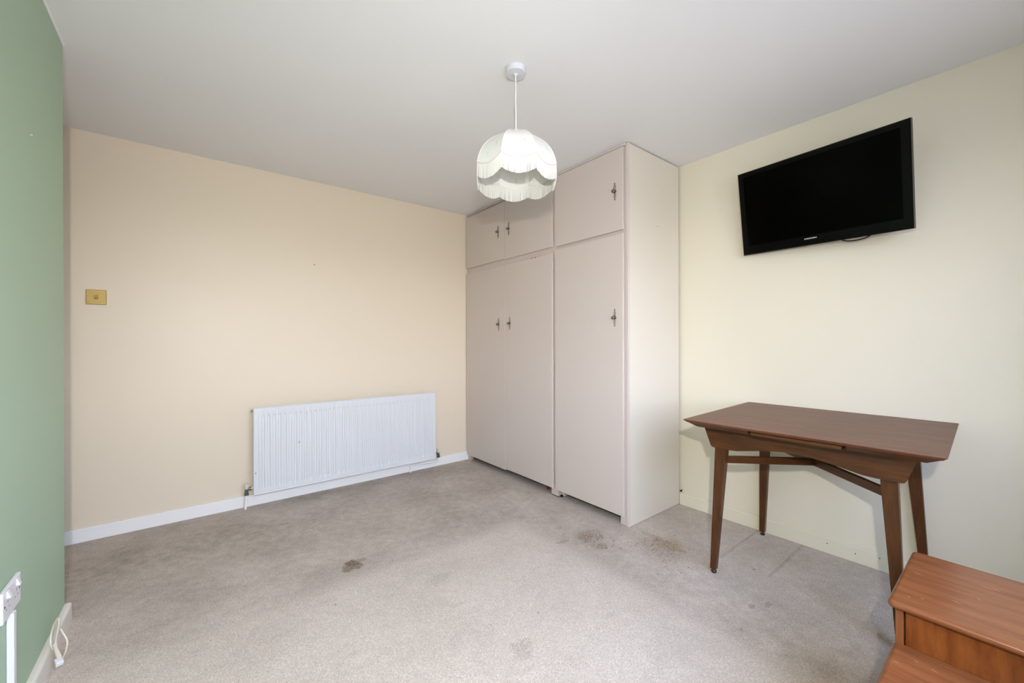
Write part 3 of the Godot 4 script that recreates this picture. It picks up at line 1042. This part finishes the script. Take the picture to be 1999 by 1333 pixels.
# ------------------------------------------------------------------ the radiator
func build_radiator() -> void:
	var t := thing("radiator", "long white ribbed panel radiator low on the cream wall", "radiator")
	var x0 := -2.399
	var x1 := -0.999
	var y0 := 0.096
	var y1 := 0.697
	var zf := 0.090
	var ribs := 40
	var st := mb()
	var m := 0.022
	var face := func(u: float, v: float) -> Vector3:
		var x := lerpf(x0, x1, u)
		var y := lerpf(y0, y1, v)
		var p := (x - x0 - m) / (x1 - x0 - 2 * m) * ribs
		var q := absf(p - floorf(p) - 0.5) * 2.0
		var inside := smoothstep(0.0, 0.012, x - x0 - m) * smoothstep(0.0, 0.012, x1 - m - x)
		var arch := 0.012 * (1.0 - q * q)
		var ends := smoothstep(0.036, 0.050, y - y0 + arch) * smoothstep(0.052, 0.066, y1 - y + arch)
		var h := (1.0 - smoothstep(0.40, 0.70, q)) * 0.0065
		return Vector3(x, y, zf - 0.0065 * inside * ends + h * inside * ends)
	var rows := [0.0, 0.05, 0.062, 0.07, 0.076, 0.084, 0.10, 0.3, 0.6, 0.87, 0.883, 0.891, 0.899, 0.907, 0.92, 1.0]
	var cols := ribs * 12
	var pts := []
	var nor := []
	for i in cols + 1:
		for j in rows.size():
			var u := float(i) / cols
			var v: float = rows[j]
			pts.append(face.call(u, v))
			var du: Vector3 = face.call(u + 0.0008, v) - face.call(u - 0.0008, v)
			var dv: Vector3 = face.call(u, v + 0.004) - face.call(u, v - 0.004)
			nor.append(du.cross(dv).normalized())
	for i in cols:
		for j in rows.size() - 1:
			var a := i * rows.size() + j
			var b := a + rows.size()
			tri(st, pts[a], pts[b], pts[b + 1], nor[a], nor[b], nor[b + 1])
			tri(st, pts[a], pts[b + 1], pts[a + 1], nor[a], nor[b + 1], nor[a + 1])
	# folded rim and back of the pressed panel
	var c := [Vector3(x0, y0, zf), Vector3(x1, y0, zf), Vector3(x1, y1, zf), Vector3(x0, y1, zf)]
	var k := Vector3(0, 0, -0.014)
	for i in 4:
		var j := (i + 1) % 4
		quad(st, c[i], c[j], c[j] + k, c[i] + k, (c[i] + c[j]) * 0.5 - Vector3((x0 + x1) / 2, (y0 + y1) / 2, zf))
	quad(st, c[0] + k, c[1] + k, c[2] + k, c[3] + k, Vector3.FORWARD)
	obj("panel", st, M.radiator, t)
	# welded seam that stands proud along the rim
	st = mb()
	for e in [[Vector3(x0, y1, zf), Vector3(x1, y1, zf)], [Vector3(x0, y0, zf), Vector3(x1, y0, zf)], [Vector3(x0, y0, zf), Vector3(x0, y1, zf)], [Vector3(x1, y0, zf), Vector3(x1, y1, zf)]]:
		tube(st, [e[0], e[1]], 0.0045, 8)
	obj("rim", st, M.radiator, t)
	st = mb()
	for i in 56:
		var x := x0 + 0.06 + (x1 - x0 - 0.12) * i / 55.0
		box(st, Vector3(x - 0.0008, y0 + 0.05, 0.036), Vector3(x + 0.0008, y1 - 0.05, 0.0755), 0.0)
	var fins := obj("convector_fins", st, M.radiator, t)
	fins.set_meta("kind", "stuff")
	for x in [x0 + 0.2, x1 - 0.2]:
		st = mb()
		box(st, Vector3(x - 0.015, y0 + 0.03, 0.001), Vector3(x + 0.015, y1 - 0.03, 0.0355), 0.002)
		obj("bracket", st, M.radiator, t)
	# air vent plug on the left end
	st = mb()
	tube(st, [Vector3(x0 - 0.012, 0.680, 0.075), Vector3(x0 + 0.002, 0.680, 0.075)], 0.008, 14)
	tube(st, [Vector3(x0 - 0.017, 0.680, 0.075), Vector3(x0 - 0.012, 0.680, 0.075)], 0.0045, 10)
	obj("air_vent", st, M.chrome, t)
	# valves and pipes
	for s in [[x0, -1.0], [x1, 1.0]]:
		var ex: float = s[0]
		var d: float = s[1]
		var vx := ex + d * 0.042
		var vy := 0.138 if d < 0.0 else 0.134
		st = mb()
		tube(st, [Vector3(ex - d * 0.002, vy, 0.062), Vector3(ex + d * 0.018, vy, 0.062)], 0.0085, 12)
		obj("tail_piece", st, M.plastic_white, t)
		st = mb()
		tube(st, [Vector3(ex + d * 0.014, vy, 0.062), Vector3(ex + d * 0.026, vy, 0.062)], 0.0130, 6)
		tube(st, [Vector3(ex + d * 0.026, vy, 0.062), Vector3(vx, vy - 0.010, 0.062)], 0.0090, 12)
		tube(st, [Vector3(vx, vy + 0.004, 0.062), Vector3(vx, vy - 0.026, 0.062)], 0.0105, 12)
		tube(st, [Vector3(vx, vy - 0.022, 0.062), Vector3(vx, vy - 0.042, 0.062)], 0.0145, 6)
		var valve := obj("valve", st, M.iron_nickel, t)
		st = mb()
		lathe(st, [Vector2(0.011, 0.0), Vector2(0.012, 0.004), Vector2(0.0115, 0.030), Vector2(0.009, 0.035), Vector2(0.0, 0.036)], 18, Transform3D(Basis(), Vector3(vx, vy + 0.002, 0.062)))
		obj("valve_cap", st, M.plastic_clear, valve)
		st = mb()
		if d < 0.0:
			tube(st, [Vector3(vx, vy - 0.040, 0.062), Vector3(vx - 0.002, 0.06, 0.061), Vector3(vx - 0.006, 0.001, 0.060)], 0.0078, 12)
		else:
			tube(st, smooth_path([Vector3(vx, vy - 0.040, 0.062), Vector3(vx, 0.072, 0.060), Vector3(vx - 0.010, 0.058, 0.056), Vector3(vx - 0.04, 0.055, 0.050), Vector3(vx - 0.15, 0.056, 0.040), Vector3(-1.190, 0.056, 0.036), Vector3(-1.212, 0.050, 0.036), Vector3(-1.218, 0.032, 0.036), Vector3(-1.218, 0.001, 0.036)], 6), 0.0075, 12)
		obj("pipe", st, M.white_gloss, t)
	for e in [[-2.389, 0.245], [-2.115, 0.42]]:
		st = mb()
		ball(st, Vector3(e[0], e[1], zf + 0.0008), Vector3(0.0025, 0.005, 0.0009), 10, 6)
		obj("paint_chip", st, M.iron, t)


# ------------------------------------------------------------------ the television
func build_television() -> void:
	var t := thing("wall_television", "black flat-screen television tilted forward on the cream wall", "television")
	var bx := Vector3.LEFT   # the way the screen faces before it is turned
	t.position = Vector3(-0.148, 1.915, 2.715)
	t.basis = Basis(Vector3.UP, deg_to_rad(-7.39)) * Basis(Vector3.BACK, deg_to_rad(9.73)) * Basis(Vector3.RIGHT, deg_to_rad(1.15))
	var w := 0.385
	var h := 0.2425
	var f := 0.0
	# bezel: a frame of four bars round the screen, its outer edge chamfered
	var st := mb()
	var ow := [Vector2(-w, -h), Vector2(w, -h), Vector2(w, h), Vector2(-w, h)]
	var iw := [Vector2(-w + 0.034, -h + 0.052), Vector2(w - 0.034, -h + 0.052), Vector2(w - 0.034, h - 0.030), Vector2(-w + 0.034, h - 0.030)]
	for i in 4:
		var j := (i + 1) % 4
		var o0: Vector2 = ow[i]
		var o1: Vector2 = ow[j]
		var i0: Vector2 = iw[i]
		var i1: Vector2 = iw[j]
		var c0 := o0 - Vector2(signf(o0.x), signf(o0.y)) * 0.005
		var c1 := o1 - Vector2(signf(o1.x), signf(o1.y)) * 0.005
		var away := Vector3(0, (o0.y + o1.y) * 0.5, (o0.x + o1.x) * 0.5)
		quad(st, tvp(f, c0), tvp(f, c1), tvp(f, i1), tvp(f, i0), bx)
		quad(st, tvp(f + 0.005, o0), tvp(f + 0.005, o1), tvp(f, c1), tvp(f, c0), away + bx * 0.3)
		quad(st, tvp(f + 0.005, o0), tvp(f + 0.005, o1), tvp(f + 0.030, o1), tvp(f + 0.030, o0), away)
		quad(st, tvp(f + 0.010, i0), tvp(f + 0.010, i1), tvp(f, i1), tvp(f, i0), -away)
	quad(st, tvp(f + 0.030, ow[0]), tvp(f + 0.030, ow[1]), tvp(f + 0.030, ow[2]), tvp(f + 0.030, ow[3]), -bx)
	obj("bezel", st, M.black_gloss, t)
	st = mb()
	box(st, Vector3(f + 0.006, -h + 0.050, -w + 0.032), Vector3(f + 0.014, h - 0.028, w - 0.032), 0.0)
	obj("screen", st, M.screen, t)
	st = mb()
	frustum_x(st, 0.0305, Rect2(-w + 0.05, -h + 0.06, 2 * w - 0.10, 2 * h - 0.10), 0.062, Rect2(-w + 0.14, -h + 0.14, 2 * w - 0.28, 2 * h - 0.24))
	obj("back_cover", st, M.black_matt, t)
	st = mb()
	box(st, Vector3(0.0625, -0.06, -0.06), Vector3(0.125, 0.09, 0.06), 0.003)
	obj("wall_bracket", st, M.black_matt, t)
	var txt := TextMesh.new()
	var font := SystemFont.new()
	font.font_names = PackedStringArray(["Droid Sans"])
	font.font_weight = 700
	txt.font = font
	txt.text = "SAMSUNG"
	txt.font_size = 16
	txt.pixel_size = 0.00082
	txt.depth = 0.0006
	txt.material = M.silver_print
	var lo := MeshInstance3D.new()
	lo.name = "logo"
	lo.mesh = txt
	t.add_child(lo, true)
	lo.basis = Basis(Vector3.UP, -PI / 2)
	lo.scale = Vector3(0.95, 0.72, 1.0)
	lo.position = Vector3(-0.0004, -h + 0.036, -0.022)
	st = mb()
	tube(st, smooth_path([Vector3(0.045, -h + 0.02, 0.085), Vector3(0.045, -h - 0.002, 0.105), Vector3(0.043, -h - 0.012, 0.150), Vector3(0.045, -h - 0.006, 0.200), Vector3(0.047, -h + 0.02, 0.245)], 8), 0.0030, 8)
	obj("cable", st, M.black_matt, t)


func tvp(x: float, p: Vector2) -> Vector3:
	return Vector3(x, p.y, p.x)


func frustum_x(st: SurfaceTool, x0: float, a: Rect2, x1: float, b: Rect2) -> void:
	var lo := []
	var hi := []
	for e in [Vector2(0, 0), Vector2(1, 0), Vector2(1, 1), Vector2(0, 1)]:
		lo.append(tvp(x0, a.position + a.size * e))
		hi.append(tvp(x1, b.position + b.size * e))
	var mid: Vector3 = (lo[0] + lo[2] + hi[0] + hi[2]) * 0.25
	quad(st, lo[0], lo[1], lo[2], lo[3], Vector3.LEFT)
	quad(st, hi[0], hi[1], hi[2], hi[3], Vector3.RIGHT)
	for i in 4:
		var j := (i + 1) % 4
		quad(st, lo[i], lo[j], hi[j], hi[i], (lo[i] + hi[j]) * 0.5 - mid)


# ------------------------------------------------------------------ the pendant lamp
const SHADE_R := [[2.104, 0.038], [2.100, 0.047], [2.090, 0.071], [2.080, 0.091], [2.068, 0.109], [2.052, 0.130], [2.034, 0.148], [2.013, 0.163], [1.993, 0.173], [1.969, 0.182], [1.943, 0.188], [1.915, 0.190]]

func shade_r(y: float) -> float:
	for i in SHADE_R.size() - 1:
		if y >= SHADE_R[i + 1][0]:
			return lerpf(SHADE_R[i + 1][1], SHADE_R[i][1], clampf((y - SHADE_R[i + 1][0]) / (SHADE_R[i][0] - SHADE_R[i + 1][0]), 0.0, 1.0))
	return SHADE_R[SHADE_R.size() - 1][1]


func shade_point(p: Vector3, mid_a: float, tt: float, y: float, grow := 0.0) -> Vector3:
	# flat cloth between two ribs, drawn in a little between them
	var a := tt * PI / 8
	var rib := shade_r(y) + grow
	var r := rib * cos(PI / 8) / cos(a) * (1.0 - 0.012 * (1.0 - tt * tt))
	return p + Vector3(cos(mid_a + a) * r, y, sin(mid_a + a) * r)


func rim_y(tt: float) -> float:
	return 1.943 - 0.0245 * pow(cos(tt * PI / 2), 0.75)


func build_pendant() -> void:
	var ax := Vector3(-1.573, 0.0, 1.974)
	var t := thing("pendant_lamp", "white fringed fabric pendant lamp hanging from the middle of the ceiling", "lamp", Vector3(ax.x, 0, ax.z))
	var st := mb()
	lathe(st, [Vector2(0.0465, 2.3995), Vector2(0.0458, 2.386), Vector2(0.0448, 2.3765), Vector2(0.0436, 2.3750), Vector2(0.010, 2.3745), Vector2(0.0075, 2.368), Vector2(0.005, 2.365), Vector2(0.0, 2.365)], 40)
	obj("ceiling_rose", st, M.rose, t)
	st = mb()
	tube(st, smooth_path([Vector3(0, 2.366, 0), Vector3(0.0005, 2.30, 0), Vector3(-0.001, 2.25, 0.0005), Vector3(0.0008, 2.19, 0), Vector3(0, 2.09, 0)], 6), 0.0030, 10)
	obj("cord", st, M.cord, t)
	st = mb()
	lathe(st, [Vector2(0.004, 2.092), Vector2(0.014, 2.087), Vector2(0.0165, 2.075), Vector2(0.0165, 2.045), Vector2(0.021, 2.040), Vector2(0.021, 2.030), Vector2(0.012, 2.028), Vector2(0.0, 2.028)], 24)
	obj("lamp_holder", st, M.plastic_white, t)
	# wire frame: top ring, carrier and eight ribs
	var turn := 2.182   # a panel faces the viewer
	st = mb()
	var ring := []
	for k in 48:
		ring.append(Vector3(cos(TAU * k / 48) * 0.037, 2.104, sin(TAU * k / 48) * 0.037))
	tube(st, ring, 0.0022, 8, true)
	ring = []
	for k in 32:
		ring.append(Vector3(cos(TAU * k / 32) * 0.0215, 2.036, sin(TAU * k / 32) * 0.0215))
	tube(st, ring, 0.0018, 8, true)
	for k in 3:
		var a := TAU * k / 3 + 0.4
		tube(st, [Vector3(cos(a) * 0.037, 2.104, sin(a) * 0.037), Vector3(cos(a) * 0.0215, 2.036, sin(a) * 0.0215)], 0.0014, 6)
	for k in 8:
		var a := turn + TAU * (k + 0.5) / 8
		var path := []
		for i in 21:
			var y := 2.104 - (2.104 - 1.943) * i / 20.0
			var r := shade_r(y) + 0.0006
			path.append(Vector3(cos(a) * r, y, sin(a) * r))
		tube(st, path, 0.0010, 6)
	var frame := obj("shade_frame", st, M.tape, t)
	var r2 := RandomNumberGenerator.new()
	r2.seed = 12
	var origin := Vector3.ZERO
	for k in 8:
		var a := turn + TAU * k / 8
		st = mb()
		var cloth := func(u: float, v: float) -> Vector3:
			var tt := u * 2.0 - 1.0
			return shade_point(origin, a, tt, lerpf(2.1035, rim_y(tt), v))
		var outside := func(_u: float, _v: float) -> Vector3: return Vector3(cos(a), 0.3, sin(a))
		sheet(st, cloth, 14, 20, outside)
		var panel := obj("shade_panel", st, M.shade, frame)
		panel.set_meta("kind", "thing")
		st = mb()
		var edge := []
		var edge_in := []
		for i in 25:
			var tt := -1.0 + 2.0 * i / 24.0
			edge.append(shade_point(origin, a, tt, rim_y(tt), 0.0022))
			edge_in.append(shade_point(origin, a, tt, rim_y(tt), -0.0022))
		tube(st, edge, 0.0013, 6)
		obj("piping", st, M.pink, frame)
		st = mb()
		tube(st, edge_in, 0.0018, 6)
		obj("binding", st, M.tape, frame)
		# fringe: loose threads of unequal hang
		st = mb()
		for i in 74:
			var tt := -1.0 + 2.0 * (i + 0.5) / 74.0
			var y := rim_y(tt)
			var top := shade_point(origin, a, tt, y, 0.0004)
			var ang := a + tt * PI / 8
			var rad := Vector3(cos(ang), 0, sin(ang))
			var tan := Vector3(-sin(ang), 0, cos(ang))
			var ln := 0.064 + r2.randf_range(-0.0016, 0.0010)
			var sway := tan * r2.randf_range(-0.0018, 0.0018) + rad * r2.randf_range(-0.0022, 0.0018)
			var hw := r2.randf_range(0.00100, 0.00135)
			var low := top + sway + Vector3.DOWN * ln
			for s in [-1.0, 1.0]:
				quad(st, top + tan * hw + rad * s * 0.0005, top - tan * hw + rad * s * 0.0005, low - tan * hw * 0.8 + rad * s * 0.0005, low + tan * hw * 0.8 + rad * s * 0.0005, rad * s)
				quad(st, top + tan * hw * s + rad * 0.0005, top + tan * hw * s - rad * 0.0005, low + tan * hw * 0.8 * s - rad * 0.0005, low + tan * hw * 0.8 * s + rad * 0.0005, tan * s)
		var fr := obj("fringe", st, M.fringe, frame)
		fr.set_meta("kind", "stuff")


# ------------------------------------------------------------------ switch, socket, cable and odds and ends
func build_small_things() -> void:
	# brass light switch on the far wall
	var t := thing("light_switch", "square brass light switch plate on the cream wall beside the green corner", "switch", Vector3(-3.178, 1.428, 0))
	var st := mb()
	box(st, Vector3(-0.043, -0.044, 0.0006), Vector3(0.043, 0.044, 0.0075), 0.0022)
	obj("plate", st, M.brass, t)
	st = mb()
	for e in [[Vector3(-0.0105, -0.0135, 0.0072), Vector3(-0.0085, 0.0135, 0.0102)], [Vector3(0.0085, -0.0135, 0.0072), Vector3(0.0105, 0.0135, 0.0102)], [Vector3(-0.0085, -0.0135, 0.0072), Vector3(0.0085, -0.0115, 0.0102)], [Vector3(-0.0085, 0.0115, 0.0072), Vector3(0.0085, 0.0135, 0.0102)]]:
		box(st, e[0], e[1], 0.0006)
	obj("rocker_surround", st, M.brass_bright, t)
	st = mb()
	prism(st, PackedVector2Array([Vector2(-0.0113, 0.0070), Vector2(0.0113, 0.0070), Vector2(0.0113, 0.0088), Vector2(0.0, 0.0098), Vector2(-0.0113, 0.0118)]), -0.0083, 0.0083, func(u: float, v: float, w: float) -> Vector3: return Vector3(w, u, v))
	obj("rocker", st, M.brass, t)
	# white double socket on the green wall
	t = thing("double_socket", "white plastic double power socket low on the green wall", "socket", Vector3(GREEN_X, 0.426, 1.596))
	st = mb()
	box(st, Vector3(0.0006, -0.043, -0.073), Vector3(0.0105, 0.043, 0.073), 0.002)
	obj("faceplate", st, M.plastic_white, t)
	for z in [-0.048, 0.030]:
		st = mb()
		prism(st, PackedVector2Array([Vector2(0.0100, -0.010), Vector2(0.0185, -0.009), Vector2(0.0120, 0.010), Vector2(0.0100, 0.010)]), z, z + 0.013, func(u: float, v: float, w: float) -> Vector3: return Vector3(u, 0.026 + v, w))
		obj("rocker", st, M.plastic_white, t)
	for z in [-0.036, 0.036]:
		for pin in [[0.0, 0.006, 0.004, 0.008], [-0.011, -0.012, 0.006, 0.004], [0.011, -0.012, 0.006, 0.004]]:
			st = mb()
			box(st, Vector3(0.0098, pin[1] - pin[3] * 0.5, z + pin[0] - pin[2] * 0.5), Vector3(0.0108, pin[1] + pin[3] * 0.5, z + pin[0] + pin[2] * 0.5), 0.0)
			obj("pin_hole", st, M.pin_grey, t)
	for z in [-0.060, 0.060]:
		st = mb()
		lathe(st, [Vector2(0.0, 0.0012), Vector2(0.0028, 0.0008), Vector2(0.0034, 0.0)], 12, Transform3D(Basis(Vector3.BACK, -PI / 2), Vector3(0.0104, 0.0, z)))
		obj("screw", st, M.iron, t)
	# cable trunking that drops from the socket
	st = mb()
	box(st, Vector3(GREEN_X + 0.0006, 0.076, 1.583), Vector3(GREEN_X + 0.0155, 0.382, 1.605), 0.0015)
	var tr := obj("cable_trunking", st, M.plastic_white)
	tag(tr, "white square cable trunking running down below the double socket", "trunking")
	# coiled white cable with a plug, hanging over the skirting
	t = thing("coiled_cable", "coiled cream cable with a white plug lying on the chunky skirting board", "cable")
	st = mb()
	tube(st, smooth_path([Vector3(-3.119, 0.082, 1.290), Vector3(-3.118, 0.120, 1.322), Vector3(-3.121, 0.142, 1.300), Vector3(-3.126, 0.142, 1.235), Vector3(-3.128, 0.128, 1.160), Vector3(-3.124, 0.104, 1.190), Vector3(-3.119, 0.084, 1.262), Vector3(-3.113, 0.072, 1.272), Vector3(-3.120, 0.090, 1.245), Vector3(-3.128, 0.079, 1.150), Vector3(-3.118, 0.058, 1.150), Vector3(-3.106, 0.030, 1.160), Vector3(-3.105, 0.010, 1.185), Vector3(-3.106, 0.008, 1.230)], 8), 0.0028, 8)
	obj("lead", st, M.plastic_ivory, t)
	st = mb()
	tube(st, [Vector3(-3.118, 0.086, 1.276), Vector3(-3.114, 0.060, 1.266), Vector3(-3.110, 0.030, 1.256)], 0.0045, 10, false, 0.0075)
	obj("strain_relief", st, M.plastic_ivory, t)
	st = mb()
	box(st, Vector3(-0.010, 0.0, -0.012), Vector3(0.010, 0.016, 0.016), 0.002, Transform3D(Basis(Vector3.UP, 0.35) * Basis(Vector3.RIGHT, 0.25), Vector3(-3.111, 0.008, 1.256)))
	obj("plug", st, M.plastic_white, t)
	# odds and ends
	st = mb()
	tube(st, [Vector3(-1.992, 1.756, 0.0005), Vector3(-1.991, 1.757, 0.010)], 0.0016, 8)
	lathe(st, [Vector2(0.0, 0.001), Vector2(0.0034, 0.0006), Vector2(0.0036, -0.001)], 10, Transform3D(Basis(Vector3.RIGHT, PI / 2), Vector3(-1.991, 1.757, 0.010)))
	tag(obj("nail", st, M.iron), "small nail left in the cream wall above the radiator", "nail")
	st = mb()
	tube(st, smooth_path([Vector3(-0.305, 1.928, 1.886), Vector3(-0.305, 1.928, 1.898), Vector3(-0.298, 1.922, 1.904), Vector3(-0.288, 1.922, 1.902), Vector3(-0.281, 1.929, 1.898)], 5), 0.0015, 8)
	tag(obj("cup_hook", st, M.cream_gloss), "small painted-over cup hook in the cream side of the wardrobe", "hook")
	st = mb()
	tube(st, [Vector3(GREEN_X + 0.0005, 1.847, 1.372), Vector3(GREEN_X + 0.006, 1.846, 1.376)], 0.002, 8)
	tag(obj("picture_pin", st, M.plastic_ivory), "small pale pin high on the green wall", "pin")
	st = mb()
	ball(st, Vector3(-0.555, 0.0095, 1.102), Vector3(0.009, 0.009, 0.013), 14, 10)
	tag(obj("red_scrap", st, M.red), "small red scrap on the carpet under the middle wardrobe door", "scrap")
	st = mb()
	box(st, Vector3(-0.602, 0.001, 1.188), Vector3(-0.570, 0.0055, 1.262), 0.001)
	tag(obj("packing_shim", st, M.rubber), "thin dark shim wedged under the middle post of the wardrobe", "shim")
	st = mb()
	box(st, Vector3(-0.586, 0.001, 1.2635), Vector3(-0.566, 0.014, 1.280), 0.003)
	tag(obj("black_clip", st, M.rubber), "small black clip on the carpet beside the middle post of the wardrobe", "clip")
	st = mb()
	ball(st, Vector3(-0.0105, 0.0945, 1.8965), Vector3(0.0085, 0.006, 0.0080), 12, 8)
	tube(st, [Vector3(-0.010, 0.096, 1.899), Vector3(-0.005, 0.106, 1.904)], 0.0022, 6)
	tag(obj("cable_stub", st, M.rubber), "short black cable stub on the cream skirting board behind the wardrobe side", "cable")
